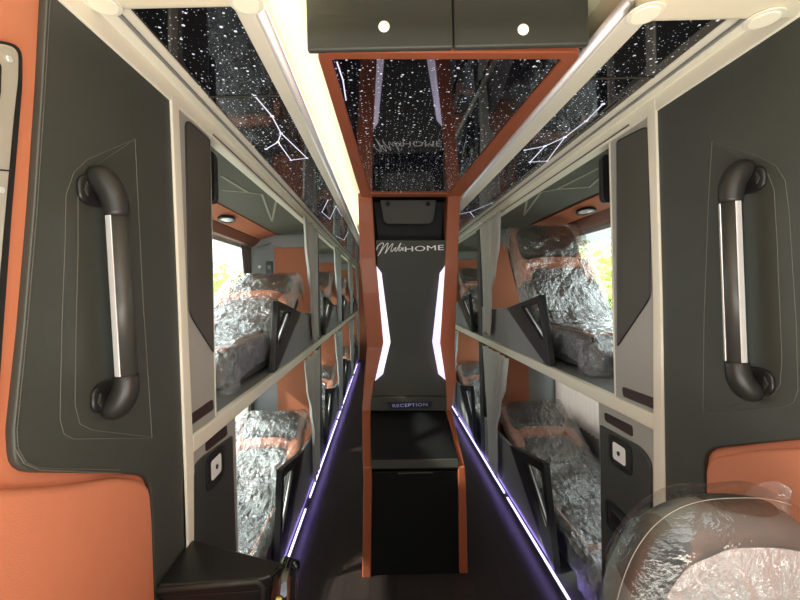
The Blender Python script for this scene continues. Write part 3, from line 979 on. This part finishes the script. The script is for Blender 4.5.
# ------------------------------------------------------------------ partitions between cabins
def partition(side, X, O, sg, yp, lvl, i):
    kd = (abs(O-X)-0.004)/0.594
    a = lambda d: ax(side, d*kd)
    z0, z1 = (UP, ZO-0.012) if lvl == 'upper' else (LOW, 0.953)
    t = thing('cabin_partition', (a(0.3), yp, z0), 'orange and grey partition behind the %s %s %s seat' % (ORD[i], lvl, side), 'partition', 'partitions between the cabins')
    bx = lambda d0, d1, y0, y1, za, zb: MB().box(min(a(d0), a(d1)), max(a(d0), a(d1)), y0, y1, za, zb)
    ztop = z1 if lvl == 'lower' else 1.735
    bx(0.03, 0.594, yp-0.005, yp+0.02, z0, z1).build('wall', GREYD, t)
    bx(0.03, 0.38, yp-0.02, yp-0.005, z0+.002, z1-0.10 if lvl == 'upper' else z1).build('orange_panel', ORANGE_F, t, bevel=0.004)
    if lvl == 'upper':
        m = MB()
        pts = [(0.03, z1-0.10), (0.30, z1-0.10), (0.40, z1-0.06), (0.55, z1-0.10), (0.55, z1), (0.03, z1)]
        m.prism([(a(d), yp-0.045, z) for d, z in pts], (0, 0.038, 0)).build('top_band', GREYD, t, bevel=0.006)
        sp = bx(0.40, 0.455, yp-0.018, yp-0.004, 1.46, 1.62).build('switch_plate', BLACKP, t, bevel=0.003)
        for zz in (1.49, 1.56):
            bx(0.413, 0.442, yp-0.021, yp-0.017, zz, zz+0.03).build('switch', GREYD, sp)
        MB().disc((a(0.51), yp-0.005, 1.58), (0, -1, 0), 0.012, 0.02, 12).build('coat_hook', WHITE, t)
    bx(0.0, 0.03, yp-0.055, yp+0.045, z0, z1+(0.012 if lvl == 'upper' else 0)).build('post', DOORM, t, bevel=0.004)
for side, X, O, sg in SIDES:
    for i, yp in enumerate(YP[:3]):
        for lvl in ('upper', 'lower'):
            partition(side, X, O, sg, yp, lvl, i)

# ------------------------------------------------------------------ guard panels with black triangular frame
def guard(side, X, sg, yp, lvl, i):
    dy = yp-3.15
    if lvl == 'upper':
        fz = lambda z: z
    else:
        fz = lambda z: 0.062+(z-1.0)*1.38
    t = thing('bunk_guard', (X, yp-0.7, fz(1.0)), 'grey guard panel with black triangular grip beside the %s %s %s seat' % (ORD[i], lvl, side), 'guard panel', 'guard panels along the bunks')
    P = lambda y, z, o=0.0: Vector((X+sg*(0.004+o), y+dy, fz(z)))
    A, B, C_ = (1.925, 1.33), (2.46, 1.245), (1.825, 1.002)
    MB().prism([P(*B), P(2.75, 1.23), P(3.09, 1.23), P(3.09, 1.002), P(1.86, 1.002)], (sg*0.02, 0, 0)).build('panel', GREYD, t, bevel=0.004)
    ou = [P(*A, -.006), P(*B, -.006), P(1.88, 1.002, -.006), P(*C_, -.006)]
    inn = [P(1.955, 1.29, -.006), P(2.18, 1.262, -.006), P(1.915, 1.115, -.006), P(1.895, 1.12, -.006)]
    MB().ring(ou, inn, (sg*0.03, 0, 0)).build('grip_frame', BLACKP, t, bevel=0.005, seg=3)
    MB().tube([P(2.14, 1.255, 0.004), P(1.915, 1.13, 0.004)], 0.004, 8).build('bright_edge', SILVER, t, smooth=True)
for side, X, O, sg in SIDES:
    for i, yp in enumerate(YP[:4]):
        for lvl in ('upper', 'lower'):
            guard(side, X, sg, yp, lvl, i)

# ------------------------------------------------------------------ LED strips at the foot of the bunks
for side, X, O, sg in SIDES:
    k = 0
    y = 1.25
    while y < YB-0.1:
        e = {0: 2.36}.get(k, y+1.54)
        if k == 0:
            segs = (1.3, 2.5 if side == 'right' else 2.42)
        else:
            segs = (2.56+(k-1)*1.6, 2.56+(k-1)*1.6+1.53)
        y = segs[1]
        if segs[1] > YB:
            break
        s_ = tag(MB().box(min(X-sg*.012, X-sg*.002), max(X-sg*.012, X-sg*.002), segs[0], segs[1], 0.052, 0.062).build('led_strip', LEDF, bevel=0.002),
                 'white lit strip at the foot of the %s bunks, %s from the front' % (side, ['first', 'second', 'third', 'fourth'][k]), 'light strip', 'light strips at the foot of the bunks')
        k += 1
        if k > 3:
            break

# ------------------------------------------------------------------ seats
def make_seat(angle, label):
    t = thing('recliner_seat', (0, 0, 0), label, 'seat')
    ca, sa = math.cos(angle), math.sin(angle)
    R = Matrix.Rotation(angle, 3, 'X')
    hz = 0.12
    def bk(tt, n, x=0):
        return Vector((x, tt*ca-n*sa, hz+tt*sa+n*ca))
    MB().cushion((0, -0.27, 0.085), (0.33, 0.66, 0.14), e=0.28).build('base_cushion', LEATHER_S, t, smooth=True)
    MB().cushion((0, -0.60, 0.075), (0.38, 0.14, 0.13), e=0.45).build('front_roll', LEATHER_S, t, smooth=True)
    MB().cushion((0, -0.525, 0.115), (0.36, 0.03, 0.10), e=0.5).build('front_piping', ORANGE, t, smooth=True)
    for s_ in (-1, 1):
        MB().cushion((s_*0.185, -0.27, 0.09), (0.06, 0.62, 0.15), e=0.4).build('seat_bolster', LEATHER_S, t, smooth=True)
        MB().tube([(s_*0.165, -0.55+0.05*k, 0.161) for k in range(11)], 0.006, 8).build('seat_piping', ORANGE, t, smooth=True)
        MB().cushion(bk(0.14, 0.03, s_*0.185), (0.065, 0.34, 0.12), R, e=0.4).build('back_bolster', LEATHER_S, t, smooth=True)
        MB().cushion(bk(0.38, 0.03, s_*0.185), (0.075, 0.17, 0.12), R, e=0.5).build('shoulder_wing', ORANGE, t, smooth=True)
    MB().cushion(bk(0.03, 0.03), (0.33, 0.30, 0.10), R, e=0.3).build('lumbar_pad', LEATHER_S, t, smooth=True)
    MB().cushion(bk(0.27, 0.03), (0.33, 0.24, 0.115), R, e=0.3).build('back_pad', LEATHER_S, t, smooth=True)
    MB().cushion(bk(0.425, 0.045), (0.32, 0.075, 0.13), R, e=0.5).build('neck_pillow', ORANGE, t, smooth=True)
    MB().cushion(bk(0.59, 0.01), (0.42, 0.32, 0.10), R, e=0.35).build('headrest_shell', ORANGE, t, smooth=True)
    hr = MB().cushion(bk(0.59, 0.06), (0.36, 0.25, 0.13), R, e=0.4).build('headrest', LEATHER_S, t, smooth=True)
    for x in (-0.12, 0.12):
        MB().tube([bk(0.49+0.19*k/6, 0.1245-0.012*abs(k/3-1)**3, x) for k in range(7)], 0.0018, 5).build('seam', STITCH, hr)
    MB().cushion(bk(0.34, -0.055), (0.41, 0.82, 0.07), R, e=0.3).build('back_shell', BLACKP, t, smooth=True)
    MB().box(-0.17, 0.17, -0.55, 0.10, 0.0, 0.04).build('base_frame', BLACKP, t)
    # loose clear film over everything
    prof = [Vector((-0.70, 0.01)), Vector((-0.695, 0.10)), Vector((-0.64, 0.165)), Vector((-0.45, 0.19)), Vector((-0.22, 0.185))]
    for tt, n in ((0.06, 0.115), (0.16, 0.122), (0.30, 0.125), (0.42, 0.145), (0.56, 0.155), (0.68, 0.14), (0.755, 0.06), (0.765, -0.05)):
        q = bk(tt, n)
        if q.y > prof[-1].x or True:
            prof.append(Vector((q.y, q.z)))
    # resample
    seg = [(prof[i+1]-prof[i]).length for i in range(len(prof)-1)]
    tot = sum(seg)
    def at(s):
        s *= tot
        for i, L in enumerate(seg):
            if s <= L or i == len(seg)-1:
                return prof[i].lerp(prof[i+1], min(1, s/L)), (prof[i+1]-prof[i]).normalized()
            s -= L
    rnd = random.Random(int(angle*1000))
    jit = {}
    NU, NV = 66, 34
    def fn(u, v):
        k = (round(u*(NU-1)), round(v*(NV-1)))
        if k not in jit:
            jit[k] = (rnd.uniform(-.4, .4), rnd.uniform(-.4, .4), rnd.uniform(-1, 1))
        ju, jv, jw = jit[k]
        if 0 < k[0] < NU-1:
            u += ju/(NU-1)
        if 0 < k[1] < NV-1:
            v += jv/(NV-1)
        p, dr = at(u)
        nrm = Vector((-dr.y, dr.x))
        x = (v-0.5)*2
        ax_ = abs(x)
        drop = 0.0 if ax_ < 0.72 else ((ax_-0.72)/0.28)**1.5*0.13
        xx = math.copysign(min(ax_/0.80, 1.0)*0.222 + (0.008 if ax_ > 0.8 else 0), x)
        w = noise.noise(Vector((xx*12, u*22, angle*9)))*0.012 + jw*0.0035
        q = p + nrm*(w-drop)
        return Vector((xx+w*0.3, q.x, max(q.y, 0.006)))
    g = MB().grid(fn, NU, NV)
    g.f = [tri for f in g.f for tri in (((f[0], f[1], f[2]), (f[0], f[2], f[3])) if rnd.random() < .5 else ((f[0], f[1], f[3]), (f[1], f[2], f[3])))]
    g.build('plastic_cover', PLASTIC, t)
    return t
up_seat = make_seat(math.radians(55), '')
lo_seat = make_seat(math.radians(22), '')
mid_seat = make_seat(math.radians(33), '')
used = set()
XS = {'left': -0.775, 'right': 1.045}
def place_seat(proto, side, lvl, i, yh, extra):
    o = proto if proto.name not in used else copy_tree(proto)
    used.add(proto.name)
    o.location = (XS[side], yh, UP if lvl == 'upper' else LOW-0.008)
    tag(o, 'film-covered dark grey recliner in the %s %s cabin, %s from the front' % (lvl, side, ORD[i]), 'seat', 'plastic-wrapped recliner seats')
    return o
place_seat(up_seat, 'right', 'upper', 0, 2.26, '')
place_seat(lo_seat, 'left', 'upper', 0, 2.08, '')
place_seat(lo_seat, 'left', 'lower', 0, 2.20, '')
place_seat(lo_seat, 'right', 'lower', 0, 2.30, '')
for i in (1, 2, 3):
    for side in ('left', 'right'):
        for lvl in ('upper', 'lower'):
            place_seat(mid_seat if (lvl == 'upper') else lo_seat, side, lvl, i, YP[i]-0.78, '')

# ------------------------------------------------------------------ aisle curtains (gathered at the rear post of every cabin)
def curtain(side, X, sg, yp, lvl, i):
    dy = yp-3.15
    if lvl == 'upper':
        z1, z0 = ZO+0.004, 1.045
        rows = [(0.0, 2.45), (0.25, 2.46), (0.45, 2.55), (0.62, 2.68), (0.85, 2.72), (1.0, 2.76)]
    else:
        z1, z0 = 0.95, 0.105
        rows = [(0.0, 2.36), (0.2, 2.40), (0.4, 2.52), (0.6, 2.62), (0.8, 2.64), (1.0, 2.66)]
    def left_edge(v):
        for (v0, a), (v1, b) in zip(rows, rows[1:]):
            if v <= v1:
                q = (v-v0)/(v1-v0)
                q = q*q*(3-2*q)
                return a+(b-a)*q
        return rows[-1][1]
    ph = i*1.7+(0.6 if side == 'left' else 0)
    def fn(u, v):
        e = left_edge(v)
        r = 3.02 - (0.06*math.sin(v*PI)) - (0.10*v if lvl == 'lower' else 0.03*v)
        y = e+(r-e)*u
        fold = math.sin(u*30+ph+v*0.6)*0.011 + math.sin(u*13+ph*2)*0.006
        return Vector((X-sg*(0.022+fold+0.006*math.sin(v*5)), y+dy, z1+(z0-z1)*v - 0.01*math.sin(u*9)*(v > 0.98)))
    o = MB().grid(fn, 80, 26).build('curtain', CURT, smooth=True)
    sl = o.modifiers.new('thickness', 'SOLIDIFY'); sl.thickness = 0.0015
    tag(o, 'grey gathered curtain at the rear post of the %s %s %s cabin' % (ORD[i], lvl, side), 'curtain', 'gathered curtains along the aisle')
for side, X, O, sg in SIDES:
    for i, yp in enumerate(YP[:4]):
        for lvl in ('upper', 'lower'):
            curtain(side, X, sg, yp, lvl, i)

# window curtains
def fn_p(u, v):
    y = 2.30+(3.06-2.30)*u
    z = 0.90-(0.90-0.42)*v
    return Vector((OR-0.03+0.012*math.sin(u*2*PI*15), y, z))
o = MB().grid(fn_p, 180, 4).build('pleated_curtain', PLEAT, smooth=True)
o.modifiers.new('thickness', 'SOLIDIFY').thickness = 0.0015
tag(o, 'white pleated curtain over the window of the nearest lower right cabin', 'curtain')
def fn_d(u, v):
    e0 = 2.86+0.13*v
    y = e0+(3.06-e0)*u
    return Vector((OL+0.03+0.008*math.sin(u*26), y, 1.72-(1.72-1.25)*v))
o = MB().grid(fn_d, 60, 8).build('window_curtain', DCURT, smooth=True)
o.modifiers.new('thickness', 'SOLIDIFY').thickness = 0.0015
tag(o, 'small dark curtain tied back at the nearest upper left window', 'curtain')

# ------------------------------------------------------------------ crew seat at the lower right
t = thing('crew_seat', (0.52, 0.62, 0), 'grey seat back under clear film at the lower right corner', 'seat')
def dome(scale, yoff, zoff):
    # top of a seat back: arch profile
    def fn(u, v):
        th = PI*u
        x = 0.535-math.copysign(abs(math.cos(th))**0.75, math.cos(th))*0.20*scale
        zt_ = 0.60+abs(math.sin(th))**0.62*0.415*scale
        ph = (v-0.5)*PI
        yy = math.sin(ph)*0.055*scale
        k = 1-(1-math.cos(ph))*0.18
        cx = 0.535
        return Vector((cx+(x-cx)*k, 0.645+yoff+yy, 0.60+(zt_-0.60)*k+zoff))
    return fn
MB().grid(dome(1.0, 0, 0), 40, 15).build('back_cushion', CREWG, t, smooth=True)
fnb = dome(1.008, 0, 0)
for u0, u1, v0, v1 in ((0.20, 0.37, 0.06, 0.62), (0.47, 0.60, 0.30, 0.85)):
    def fp(u, v):
        a_, b_ = 2*u-1, 2*v-1               # square to rounded patch
        a2, b2 = a_*math.sqrt(1-b_*b_*0.4), b_*math.sqrt(1-a_*a_*0.4)
        return fnb((u0+u1)/2+(u1-u0)/2*a2, (v0+v1)/2+(v1-v0)/2*b2)
    MB().grid(fp, 14, 14).build('dark_patch', PATCH, t, smooth=True)
MB().box(0.36, 0.715, 0.62, 0.68, 0.0, 0.80).build('seat_body', CREWG, t, bevel=0.02)
cen_ = Vector((0.535, 0.60, 0.62))
def fin(u, v):
    p = dome(0.99, 0, 0)(0.02+0.96*u, 0.02).lerp(cen_, v*0.9)
    return p+Vector((0, 0.012-0.02*math.sin(v*PI), 0))
MB().grid(fin, 40, 10).build('front_cushion', CREWG, t, smooth=True)
fnc = dome(1.05, -0.004, 0.004)
def fc(u, v):
    p = fnc(u, v)
    w = noise.noise(p*18)*0.005
    return p+Vector((w, w, w))
MB().grid(fc, 60, 20).build('plastic_cover', PLASTIC_C, t, smooth=True)
def ffront(u, v):
    uu = 0.26+0.72*u
    p = fnc(uu, 0.06).lerp(cen_+Vector((0.03, 0, 0)), v*0.92)
    w = noise.noise(Vector((uu*55, v*2, 3)))*0.016*min(1, v*4)+noise.noise(p*22)*0.004
    return p+Vector((0, -0.004-0.035*math.sin(min(1, v*1.3)*PI*0.5)+w, 0))
MB().grid(ffront, 110, 20).build('film_front', PLASTIC_W, t, smooth=True)
MB().tube([fnc(0.05+0.55*k/30, 0.35) for k in range(31)], 0.0005, 5).build('film_seam', GREYP, t, smooth=True)
# bunched film beside it
t = thing('plastic_film_bundle', (0.72, 0.66, 0.9), 'loose bunched clear film against the orange pad behind the grey seat', 'plastic film')
def fbun(u, v):
    th = PI*(0.02+0.96*u)
    p = Vector((0.705-0.10*math.cos(th), 0.738+0.012*math.sin(v*5), 0.80+0.195*math.sin(th)**0.8*(1-v)))
    w = noise.noise(p*26)*0.012
    return Vector((min(p.x+w, 0.742), p.y+w-0.02*v, p.z))
MB().grid(fbun, 40, 16).build('film', plastic_mat('plastic_film_loose', 0.18, 0.5, 14, strength=0.5, rough=0.2, milk=0.12), t, smooth=True)

# ------------------------------------------------------------------ outside: ground and trees
struct(MB().box(-30, 30, -20, 30, -1.3, -1.2).build('ground', GROUND))
def tree(x, y, h, w, label, seed):
    rnd = random.Random(seed)
    t = thing('tree', (x, y, -1.2), label, 'tree', 'trees outside the windows')
    MB().tube([(x, y, -1.2), (x+0.05, y, h*0.4-1.2), (x, y+0.05, h*0.8-1.2)], [0.12, 0.09, 0.04], 8).build('trunk', BARK, t, smooth=True)
    m = MB()
    for k in range(1500):
        th, ph = rnd.uniform(0, 2*PI), math.acos(rnd.uniform(-1, 1))
        r = rnd.uniform(0.55, 1.0)
        c = Vector((x+w*r*math.sin(ph)*math.cos(th), y+w*r*math.sin(ph)*math.sin(th), h*0.62-1.2+h*0.42*r*math.cos(ph)))
        d = Vector((rnd.uniform(-1, 1), rnd.uniform(-1, 1), rnd.uniform(-.6, .6))).normalized()
        n = Vector((rnd.uniform(-1, 1), rnd.uniform(-1, 1), rnd.uniform(0, 1))).normalized()
        q = d.cross(n)
        L = rnd.uniform(0.10, 0.2)
        m.add([c-d*L, c+q*L*0.45, c+d*L, c-q*L*0.45], [(0, 1, 2, 3)])
    m.build('foliage', LEAF, t)
for k, (x, y, h, w) in enumerate(((-6.5, 13.5, 3.6, 1.7), (-5.2, 9.0, 3.0, 1.4), (-7.5, 18, 4.0, 2.0), (6.4, 10.5, 3.5, 1.6), (5.2, 7.0, 2.8, 1.2), (8.0, 15, 4.2, 2.2))):
    tree(x, y, h, w, 'sunlit green tree outside the %s windows, %s of three' % ('left' if x < 0 else 'right', ['middle', 'nearest', 'farthest', 'middle', 'nearest', 'farthest'][k]), k)

for o in bpy.data.objects:
    if '_w' in o.keys():
        del o['_w']
